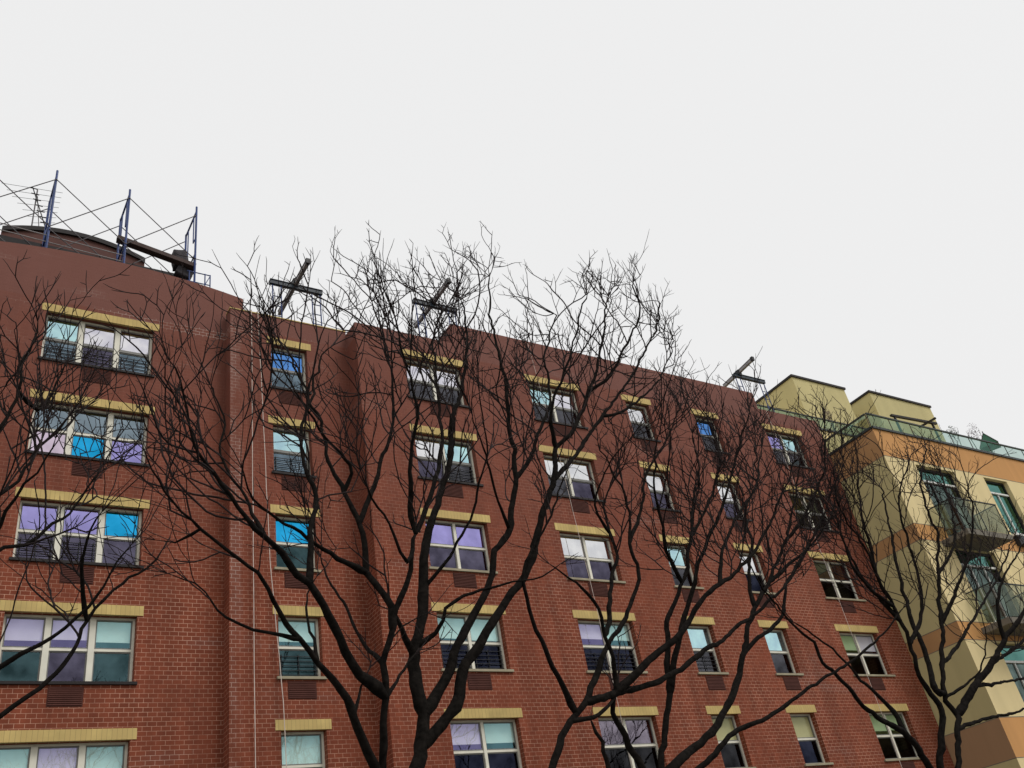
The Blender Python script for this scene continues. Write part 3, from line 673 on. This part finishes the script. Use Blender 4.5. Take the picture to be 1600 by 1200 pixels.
class Tree:
    def __init__(s, Y, seed):
        s.Y = Y; s.pos = []; s.par = []; s.rad = []; s.px = []; s.chains = []; s.rng = random.Random(seed); s.np = np.random.RandomState(seed)
    def limb(s, pts, w0, w1, dY=0.0, free=False):
        pts = [Vector(p) for p in pts]
        L = [0]
        for a, b in zip(pts[:-1], pts[1:]): L.append(L[-1] + (b - a).length)
        if not s.pos or free: par = -1; Y0 = s.Y
        else:
            par = min(range(len(s.pos)), key=lambda i: (s.px[i] - pts[0]).length); Y0 = s.pos[par].y
        W = [at(p.x, p.y, Y0 + dY * (l / L[-1])) for p, l in zip(pts, L)]
        if par >= 0: W[0] = s.pos[par].copy()
        base = 0
        if par < 0:
            p0, p1 = W[0], W[1]; k = (p1 - p0); k = k / max(.3, abs(k.z))
            off = Vector((-k.x * p0.z * .45, 0, 0))
            W = [Vector((p0.x + off.x, p0.y, 0)), Vector((p0.x + off.x * .55, p0.y, p0.z * .5))] + W; 
        C = catmull(W, .11); n = len(C); chain = []
        if par >= 0: chain.append(par); C = C[1:]
        kn = 1.0; prev = par; wob = Vector((0, 0, 0))
        for i, c in enumerate(C):
            t = i / max(1, len(C) - 1)
            if i % 4 == 1: wob = wob * .35 + Vector((s.rng.gauss(0, 1), s.rng.gauss(0, 1), s.rng.gauss(0, .6))) * (.012 + .02 * t)
            if 0 < i: c = c + wob * ((i % 4 + 1) / 4) + Vector((s.rng.gauss(0, 1), s.rng.gauss(0, 1), s.rng.gauss(0, 1))) * .006
            dd = (c - CAM).dot(FWD)
            wv = w0 + (w1 * .55 - w0) * t ** .52
            if par < 0 and c.z < 1.2: wv *= 1 + .5 * (1.2 - c.z) ** 2
            px = Vector((800 + FOCAL_N * (c - CAM).dot(RIGHT) / dd, 600 - FOCAL_N * (c - CAM).dot(UP) / dd))
            dref = max(dd, 7.5); kn = 1 + (kn - 1) * .6 + s.rng.gauss(0, .045) + (.18 if s.rng.random() < .035 else 0)
            s.pos.append(c); s.par.append(prev); s.rad.append(wv * .45 * kn * dref / FOCAL_N); s.px.append(px)
            prev = len(s.pos) - 1; chain.append(prev)
        s.chains.append(chain)
    def sprout(s, polys, dens=1.0, scale=1.0):
        """side branches, twigs and spurs growing off the limbs, kept to the crown the tree has"""
        rg = s.rng; g = rg.gauss
        def pix(p):
            q = p - CAM; d = q.dot(FWD); return 800 + F_PX * q.dot(RIGHT) / d, 600 - F_PX * q.dot(UP) / d
        def inside(p):
            x, y = pix(p)
            for P in polys:
                c = False; j = len(P) - 1
                for i in range(len(P)):
                    if (P[i][1] > y) != (P[j][1] > y) and x < (P[j][0] - P[i][0]) * (y - P[i][1]) / (P[j][1] - P[i][1]) + P[i][0]: c = not c
                    j = i
                if c: return True
            return False
        cen = sum((s.pos[i] for i in range(len(s.pos)) if s.pos[i].z > 3.5), Vector()) / max(1, sum(p.z > 3.5 for p in s.pos))
        cen = Vector((cen.x, cen.y, cen.z - 2.0))
        def side(d, p, ang):
            best, bs = None, -9
            out_ = (p - cen).normalized()
            for _ in range(3):
                o = d.cross(Vector((g(0, 1), g(0, 1), g(0, 1)))).normalized()
                v = (d * math.cos(ang) + o * math.sin(ang)).normalized()
                sc_ = v.dot(out_) * .7 + v.z * .75 + rg.uniform(0, .9)
                if sc_ > bs: best, bs = v, sc_
            return best
        #     step, spacing of its forks, length of what forks off
        LV = {1: (.095, (.15, .34), (.40, 1.15)), 2: (.085, (.13, .27), (.14, .48)), 3: (.06, (.10, .24), (.04, .13)), 4: (.05, (9, 9), (.05, .1))}
        def branch(par, d, L, lev):
            step, sp, cl = LV[lev]; p = s.pos[par].copy(); prev = par; run = 0; nxt = rg.uniform(*sp) * .8; zig = rg.choice((-1, 1)); ax = d.orthogonal()
            out = 0; lim = rg.choice((.1, .2, .35, .6, .85))
            while run < L:
                st = step * rg.uniform(.7, 1.25); run += st
                p = p + d * st
                s.pos.append(p.copy()); s.par.append(prev); s.rad.append(0); prev = len(s.pos) - 1
                if not inside(p):
                    out += 1
                    if out * st > lim: return
                d = (d + Vector((g(0, .095), g(0, .095), g(.045, .095)))).normalized()
                if run > nxt and lev < 4:
                    nxt = run + rg.uniform(*sp) / dens
                    if noise.noise(p * 1.1) < -.2 and lev < 3: continue
                    o = side(d, p, R(rg.uniform(26, 54)))
                    branch(prev, o, rg.uniform(*cl) * (1.15 - .6 * run / L) * scale, lev + 1)
                    d = (d - (o - d * o.dot(d)) * rg.uniform(.1, .32)).normalized()       # kink away from the fork
        for c in list(s.chains):
            nxt = rg.uniform(0, .2); run = 0
            for a, b in zip(c[:-1], c[1:]):
                st = (s.pos[b] - s.pos[a]).length; run += st; r = s.rad[b]
                if r > .042 or s.pos[b].z < 3.6 or run < nxt: continue
                nxt = run + (rg.uniform(.12, .26) if r < .022 else rg.uniform(.18, .45)) / dens
                if not inside(s.pos[b]) or noise.noise(s.pos[b] * .9) < -.22: continue
                d = (s.pos[b] - s.pos[a]).normalized()
                L = rg.uniform(.7, 2.1) * (1 if r < .03 else .8) * scale
                if rg.random() < .2: L *= .25
                branch(b, side(d, s.pos[b], R(rg.uniform(30, 58))), L, 1)
            e = c[-1]; d = (s.pos[c[-1]] - s.pos[c[-2]]).normalized()
            for k in range(4): branch(e, (d + Vector((g(0, .35), g(0, .35), g(.1, .3)))).normalized(), rg.uniform(.7, 1.4) * scale, 1)
    def build(s, label, ncore):
        n = len(s.pos); ch = [[] for _ in range(n)]
        for i, p in enumerate(s.par):
            if p >= 0: ch[p].append(i)
        acc = [0.0] * n; E = 2.6; tipr = .0043
        for i in range(n - 1, ncore - 1, -1):
            v = sum(s.rad[c] ** E for c in ch[i]); s.rad[i] = max(tipr, v ** (1 / E)) * (1.012 if ch[i] else 1)
            s.rad[i] = min(s.rad[i], .0112)
        for i in range(ncore, n):
            p = s.par[i]; s.rad[i] = min(s.rad[i], s.rad[p] * (.8 if p < ncore else 1.0))
        chains = []
        for i in range(n - 1):
            pass
        used = [False] * n
        for i in range(ncore, n):
            if used[i]: continue
            c = [s.par[i], i]; used[i] = True; k = i
            while True:
                nx = [q for q in ch[k] if q >= ncore and not used[q]]
                if not nx: break
                k = max(nx, key=lambda q: s.rad[q]); used[k] = True; c.append(k)
            chains.append(c)
        t = thing('bare_tree', label, 'tree', 'bare street trees in front of the brick building')
        for name, cs, m, core in (('trunk', s.chains, M['bark'], True), ('crown', chains, M['twig'], False)):
            V, Fc = [], []
            for c in cs:
                rmax = max(s.rad[i] for i in c[1:]); k = 10 if rmax > .05 else 7 if rmax > .02 else 4 if rmax > .009 else 3
                a = None; base = len(V); m_ = len(c)
                for j, i in enumerate(c):
                    p = s.pos[i]
                    d = (s.pos[c[min(j + 1, m_ - 1)]] - s.pos[c[max(j - 1, 0)]])
                    if d.length < 1e-6: d = Vector((0, 0, 1))
                    d.normalize()
                    a = d.orthogonal().normalized() if a is None else (a - d * a.dot(d)).normalized()
                    b = d.cross(a)
                    r = s.rad[i]
                    if j == 0: r = min(s.rad[i], s.rad[c[1]] * 1.15)
                    if j == m_ - 1: r *= .55
                    for q in range(k):
                        th = 2 * math.pi * q / k; rr = r * (1 + (.10 * math.sin(3 * th + j * .8) + s.rng.uniform(-.07, .07) if core else 0))
                        V.append(p + (a * math.cos(th) + b * math.sin(th)) * rr)
                    if j:
                        o0 = base + (j - 1) * k; o1 = base + j * k
                        for q in range(k): Fc.append((o0 + q, o0 + (q + 1) % k, o1 + (q + 1) % k, o1 + q))
                Fc.append(tuple(range(base + (m_ - 1) * k, base + m_ * k)))
            me = bpy.data.meshes.new(name); me.from_pydata([tuple(v) for v in V], [], Fc); me.materials.append(m)
            me.polygons.foreach_set('use_smooth', [True] * len(me.polygons)); me.update()
            o = bpy.data.objects.new(name, me); COL.objects.link(o); o.parent = t
        return t

def plant(Y, seed, limbs, polys, label, dens=1.0, scale=1.0):
    t = Tree(Y, seed)
    for l in limbs: t.limb(*l)
    nc = len(t.pos)
    t.sprout(polys, dens, scale)
    t.build(label, nc)
    print(label, nc, len(t.pos))

# tree whose trunk stands left of the frame
plant(8.6, 11, [
 ([(-190, 1300), (-150, 1220), (-90, 1160), (0, 1115), (55, 1075), (100, 1040), (140, 965), (170, 925), (225, 885), (250, 860)], 34, 6, 1.2),
 ([(140, 965), (130, 930), (128, 890), (135, 850), (160, 800)], 11, 5, -.6),
 ([(-90, 1160), (-60, 1090), (0, 1042), (60, 1010), (100, 980), (135, 950), (175, 900), (205, 850)], 16, 5, -.5),
 ([(-150, 1220), (-170, 1100), (-120, 1000), (-60, 930), (0, 872), (60, 842), (110, 800), (150, 740)], 22, 5, .8),
 ([(-170, 1100), (-170, 950), (-110, 820), (-50, 730), (0, 668), (30, 612), (36, 585), (45, 545), (60, 500)], 22, 5, .3),
 ([(30, 612), (60, 640), (90, 600), (110, 560)], 7, 4, .5),
 ([(-60, 930), (-30, 880), (10, 800), (60, 740), (90, 690)], 12, 4, -.8),
 ([(-110, 820), (-60, 800), (20, 760), (70, 690), (120, 640)], 12, 4, 1.2),
], [[(-200, 480), (0, 490), (55, 500), (105, 600), (150, 660), (215, 760), (235, 860), (200, 950), (120, 1010), (0, 1060), (-200, 1060)]],
 'bare dark tree at the left edge, its limbs reaching in over the three light windows')

# the big forked tree left of centre
B = [
 ([(598, 1330), (597, 1210), (598, 1150), (603, 1090), (604, 1060), (600, 1035), (612, 985), (620, 950), (635, 920), (642, 890), (647, 832)], 38, 13, -.5),
 ([(603, 1090), (590, 1075), (562, 1055), (540, 1017), (522, 980), (505, 945), (484, 912), (465, 896), (442, 865), (415, 840), (398, 828), (370, 797), (337, 742), (307, 695), (296, 662), (287, 612), (270, 560)], 25, 5, -1.6),
 ([(484, 912), (485, 860), (485, 817), (495, 780), (475, 725), (470, 675), (475, 655), (490, 625), (497, 590), (515, 540)], 14, 5, .9),
 ([(415, 840), (385, 775), (360, 745), (345, 700), (350, 650), (330, 600)], 8, 4, 1.0),
 ([(647, 832), (642, 807), (640, 737), (645, 682), (650, 642), (640, 590), (625, 540), (610, 470)], 11, 4, -.9),
 ([(647, 832), (665, 800), (682, 750), (692, 700), (686, 650), (683, 600), (675, 540), (690, 480)], 12, 4, .8),
 ([(612, 985), (612, 950), (590, 912), (575, 893), (572, 862), (562, 820), (542, 770), (512, 720), (500, 662), (485, 637), (470, 590), (450, 540)], 17, 5, 1.4),
 ([(562, 820), (580, 770), (595, 725), (612, 670), (612, 600), (600, 540), (580, 470)], 11, 4, .9),
 ([(542, 770), (550, 740), (547, 725), (520, 695), (490, 655), (455, 600), (425, 540)], 8, 4, -.8),
 ([(575, 893), (530, 872), (495, 850), (460, 825), (432, 810), (400, 780), (380, 730)], 13, 5, -1.0),
 ([(647, 850), (637, 877), (620, 840), (610, 817), (582, 780), (565, 735)], 8, 4, -.7),
 ([(600, 1035), (592, 1030), (560, 992), (540, 950), (512, 905), (500, 870)], 10, 5, 1.6),
 ([(597, 1225), (585, 1195), (560, 1137), (547, 1107), (520, 1060), (492, 1035), (467, 1000), (440, 957), (420, 920), (403, 895), (357, 860), (322, 830), (285, 800), (262, 770), (240, 735), (225, 690)], 20, 4, -1.8),
 ([(552, 1115), (560, 1090), (566, 1062)], 8, 6, .1),
 ([(467, 1000), (460, 998), (425, 990), (400, 985), (355, 965), (322, 925), (290, 905), (262, 898)], 9, 4, .3),
 ([(492, 1035), (490, 1000), (480, 960), (482, 925), (495, 900)], 7, 4, .6),
 ([(322, 830), (300, 835), (270, 850), (240, 845)], 6, 3, .4),
 # second stem
 ([(598, 1330), (630, 1250), (652, 1200), (662, 1150), (664, 1117), (655, 1087), (648, 1050), (651, 1010), (660, 962), (664, 920), (663, 887), (665, 850), (675, 815), (697, 750), (707, 690), (707, 650), (722, 605), (730, 540), (720, 470)], 36, 4, .8),
 ([(665, 1120), (675, 1100), (700, 1050), (717, 1007), (737, 970), (760, 925), (770, 897), (775, 862), (795, 830), (800, 795), (805, 750), (800, 700), (795, 640), (785, 580), (770, 500), (760, 430)], 21, 4, .6),
 ([(661, 1170), (670, 1157), (700, 1117), (717, 1090), (722, 1050), (745, 1012), (775, 962), (800, 925), (825, 887), (845, 807), (865, 750), (872, 700), (895, 670), (920, 615), (940, 540), (950, 470)], 25, 4, -.3),
 ([(805, 750), (825, 720), (840, 680), (860, 620), (850, 560), (870, 490)], 10, 4, 1.0),
 ([(872, 700), (860, 650), (880, 590), (900, 530), (915, 460)], 9, 4, -.8),
 ([(865, 750), (900, 710), (940, 650), (985, 590), (1020, 520), (1030, 470)], 10, 4, .9),
 ([(920, 615), (950, 590), (975, 550), (1000, 490), (990, 440)], 8, 4, -.4),
 ([(940, 650), (980, 640), (1030, 590), (1055, 530)], 7, 3, .4),
 ([(648, 1030), (627, 982), (614, 955)], 15, 12, -.2),
 ([(657, 1012), (680, 990), (695, 970), (697, 952), (725, 932), (765, 920), (800, 908), (850, 900), (880, 880)], 10, 4, -.9),
 ([(606, 1095), (620, 1065), (632, 1045), (645, 1025)], 8, 7, .3),
 ([(664, 920), (700, 870), (740, 800), (750, 740), (760, 680), (745, 610)], 8, 4, -1.2),
 ([(795, 830), (770, 760), (755, 700), (735, 650)], 7, 4, -1.0),
 ([(601, 1040), (612, 1000), (640, 970), (668, 955)], 6, 4, .2),
]
plant(9.5, 23, B, [
 [(215, 640), (300, 500), (400, 430), (480, 450), (545, 430), (600, 450), (640, 480), (620, 620), (600, 760), (520, 830), (430, 900), (330, 950), (240, 890), (250, 780)],
 [(570, 420), (620, 430), (700, 385), (785, 400), (800, 470), (800, 600), (760, 740), (680, 800), (600, 760)],
 [(780, 520), (830, 470), (860, 440), (950, 430), (1020, 460), (1050, 520), (1060, 580), (1000, 670), (900, 760), (840, 820), (780, 800)]],
 'tall bare forked tree with two thick black trunks in front of the recessed bay')

# leaning tree right of centre
plant(9.7, 37, [
 ([(790, 1400), (835, 1270), (862, 1200), (880, 1152), (902, 1115), (920, 1085), (935, 1040), (950, 1010), (975, 965), (995, 920), (996, 893), (985, 850), (982, 800), (960, 750), (930, 690)], 34, 4, .6),
 ([(902, 1115), (892, 1100), (872, 1055), (850, 1017), (830, 967), (817, 920), (822, 880), (850, 830), (870, 780), (890, 730)], 13, 4, -.8),
 ([(918, 1100), (935, 1092), (960, 1085), (1037, 1062), (1100, 1017), (1125, 1005), (1162, 970), (1190, 950), (1230, 910), (1260, 860), (1290, 800)], 15, 4, .9),
 ([(955, 1085), (985, 1060), (1017, 1030), (1070, 982), (1095, 937), (1125, 912), (1150, 895), (1185, 850), (1215, 790), (1240, 720)], 17, 4, -.7),
 ([(898, 1132), (925, 1120), (950, 1105), (965, 1088)], 10, 9, .1),
 ([(1125, 912), (1130, 860), (1150, 810), (1180, 760), (1190, 700)], 9, 4, .8),
 ([(985, 850), (1000, 800), (1010, 740), (1040, 690), (1060, 640)], 8, 4, .7),
], [[(840, 800), (900, 720), (960, 680), (1040, 620), (1080, 640), (1160, 660), (1240, 680), (1300, 760), (1270, 880), (1200, 900), (1080, 920), (960, 900), (860, 900)]],
 'bare tree leaning right with one thick trunk forking low in front of the tan lintels')

# many-stemmed tree
plant(10.4, 41, [
 ([(1005, 1420), (1025, 1290), (1035, 1200), (1040, 1150), (1045, 1075), (1042, 1025), (1040, 982), (1050, 950), (1065, 910), (1075, 885), (1080, 840), (1085, 790), (1095, 740), (1080, 680)], 27, 4, .5),
 ([(1028, 1270), (1005, 1200), (990, 1175), (972, 1137), (960, 1112), (960, 1075), (957, 1025), (947, 992), (935, 950), (912, 920), (887, 902), (860, 880)], 22, 4, -1.0),
 ([(949, 1000), (952, 970), (952, 937), (957, 897), (965, 870), (952, 832), (945, 790), (960, 740)], 11, 4, .7),
 ([(1020, 1320), (970, 1240), (950, 1200), (937, 1175), (930, 1145), (920, 1128)], 15, 11, .4),
 ([(1046, 1080), (1050, 1062), (1057, 1012), (1070, 962), (1087, 900), (1105, 850), (1125, 800), (1140, 750), (1160, 690), (1170, 640)], 14, 4, -1.0),
 ([(1030, 1250), (1052, 1197), (1082, 1170), (1115, 1140), (1137, 1100), (1155, 1062), (1160, 1025), (1170, 982), (1182, 950), (1200, 910), (1225, 850), (1240, 790), (1250, 720)], 19, 4, .8),
 ([(1160, 1025), (1180, 1000), (1200, 987), (1222, 960), (1230, 915), (1255, 870), (1280, 820)], 10, 4, .5),
 ([(1030, 1290), (1092, 1200), (1115, 1177), (1137, 1152), (1170, 1132), (1200, 1122), (1242, 1092), (1275, 1070), (1300, 1052), (1330, 1032), (1360, 1007), (1390, 980), (1410, 950)], 15, 4, -.8),
 ([(1065, 910), (1040, 860), (1030, 800), (1020, 740), (1030, 680)], 9, 4, -.9),
 ([(1182, 950), (1170, 900), (1175, 850), (1165, 800), (1185, 740), (1180, 680)], 9, 4, .9),
 ([(1225, 850), (1260, 800), (1285, 740), (1290, 680)], 7, 4, -.5),
 ([(952, 832), (930, 790), (950, 730), (980, 690)], 6, 3, -.6),
 ([(1080, 840), (1110, 780), (1125, 720), (1110, 660), (1075, 620)], 7, 3, .7),
 ([(1200, 910), (1235, 880), (1270, 850), (1300, 800), (1310, 740)], 8, 3, .9),
], [[(940, 760), (1000, 660), (1075, 590), (1120, 640), (1180, 650), (1250, 610), (1300, 660), (1325, 800), (1290, 890), (1230, 940), (1100, 930), (990, 910), (900, 860)]],
 'bare many stemmed tree whose low limbs spread wide below the right hand windows')

# tree at the right
plant(11.6, 53, [
 ([(1505, 1420), (1500, 1290), (1500, 1200), (1497, 1150), (1497, 1117), (1480, 1095), (1473, 1050), (1472, 975), (1467, 897), (1465, 837), (1450, 805), (1440, 750), (1445, 700)], 21, 4, .4),
 ([(1500, 1260), (1472, 1200), (1472, 1150), (1470, 1110), (1447, 1075), (1430, 1045), (1420, 1007), (1407, 970), (1397, 945), (1375, 910), (1360, 860), (1345, 800), (1340, 740)], 16, 4, -.9),
 ([(1500, 1290), (1455, 1200), (1432, 1165), (1407, 1140), (1375, 1122), (1345, 1097), (1307, 1055), (1285, 1035), (1272, 1005), (1250, 985), (1232, 967), (1215, 945), (1190, 915), (1170, 880)], 19, 4, -1.4),
 ([(1412, 1142), (1400, 1120), (1380, 1095), (1350, 1070), (1330, 1047), (1300, 1015), (1270, 992), (1240, 970)], 10, 4, .5),
 ([(1497, 1117), (1505, 1105), (1520, 1075), (1550, 1037), (1570, 1000), (1600, 955), (1625, 915), (1640, 860)], 17, 5, -.9),
 ([(1473, 1085), (1462, 1078), (1450, 1032), (1442, 1007), (1425, 970), (1415, 932), (1400, 880), (1390, 820), (1380, 760)], 12, 4, .9),
 ([(1498, 1140), (1515, 1132), (1550, 1120), (1600, 1110), (1650, 1090)], 9, 4, .4),
 ([(1525, 1072), (1550, 1068), (1600, 1060), (1640, 1040)], 8, 4, .8),
 ([(1472, 975), (1490, 930), (1510, 880), (1520, 820), (1510, 760)], 9, 4, -.8),
 ([(1472, 1040), (1495, 1010), (1525, 960), (1560, 900), (1580, 850)], 8, 4, 1.0),
 ([(1570, 1000), (1560, 950), (1570, 900), (1600, 850)], 8, 4, -.4),
 ([(1397, 945), (1360, 920), (1330, 880), (1310, 830)], 8, 4, -.3),
 ([(1485, 1090), (1520, 1060), (1540, 1010), (1535, 960)], 6, 3, -.4),
 ([(1407, 970), (1380, 940), (1345, 900), (1320, 850), (1300, 790)], 9, 4, .5),
 ([(1420, 1007), (1440, 960), (1435, 900), (1415, 840), (1405, 780), (1420, 720)], 9, 4, -.4),
 ([(1467, 897), (1490, 850), (1485, 790), (1470, 740)], 7, 4, .5),
 ([(1550, 1037), (1600, 1000), (1640, 940), (1650, 880)], 8, 4, .6),
 ([(1375, 910), (1350, 850), (1310, 790), (1300, 730)], 6, 3, -.6),
], [[(1280, 720), (1330, 650), (1400, 700), (1440, 700), (1500, 690), (1540, 780), (1620, 800), (1680, 900), (1640, 1010), (1540, 1030), (1430, 990), (1340, 960), (1260, 900)],
    [(1240, 900), (1330, 900), (1380, 980), (1300, 1000), (1220, 960)]],
 'bare slender tree at the right in front of the stucco building corner')
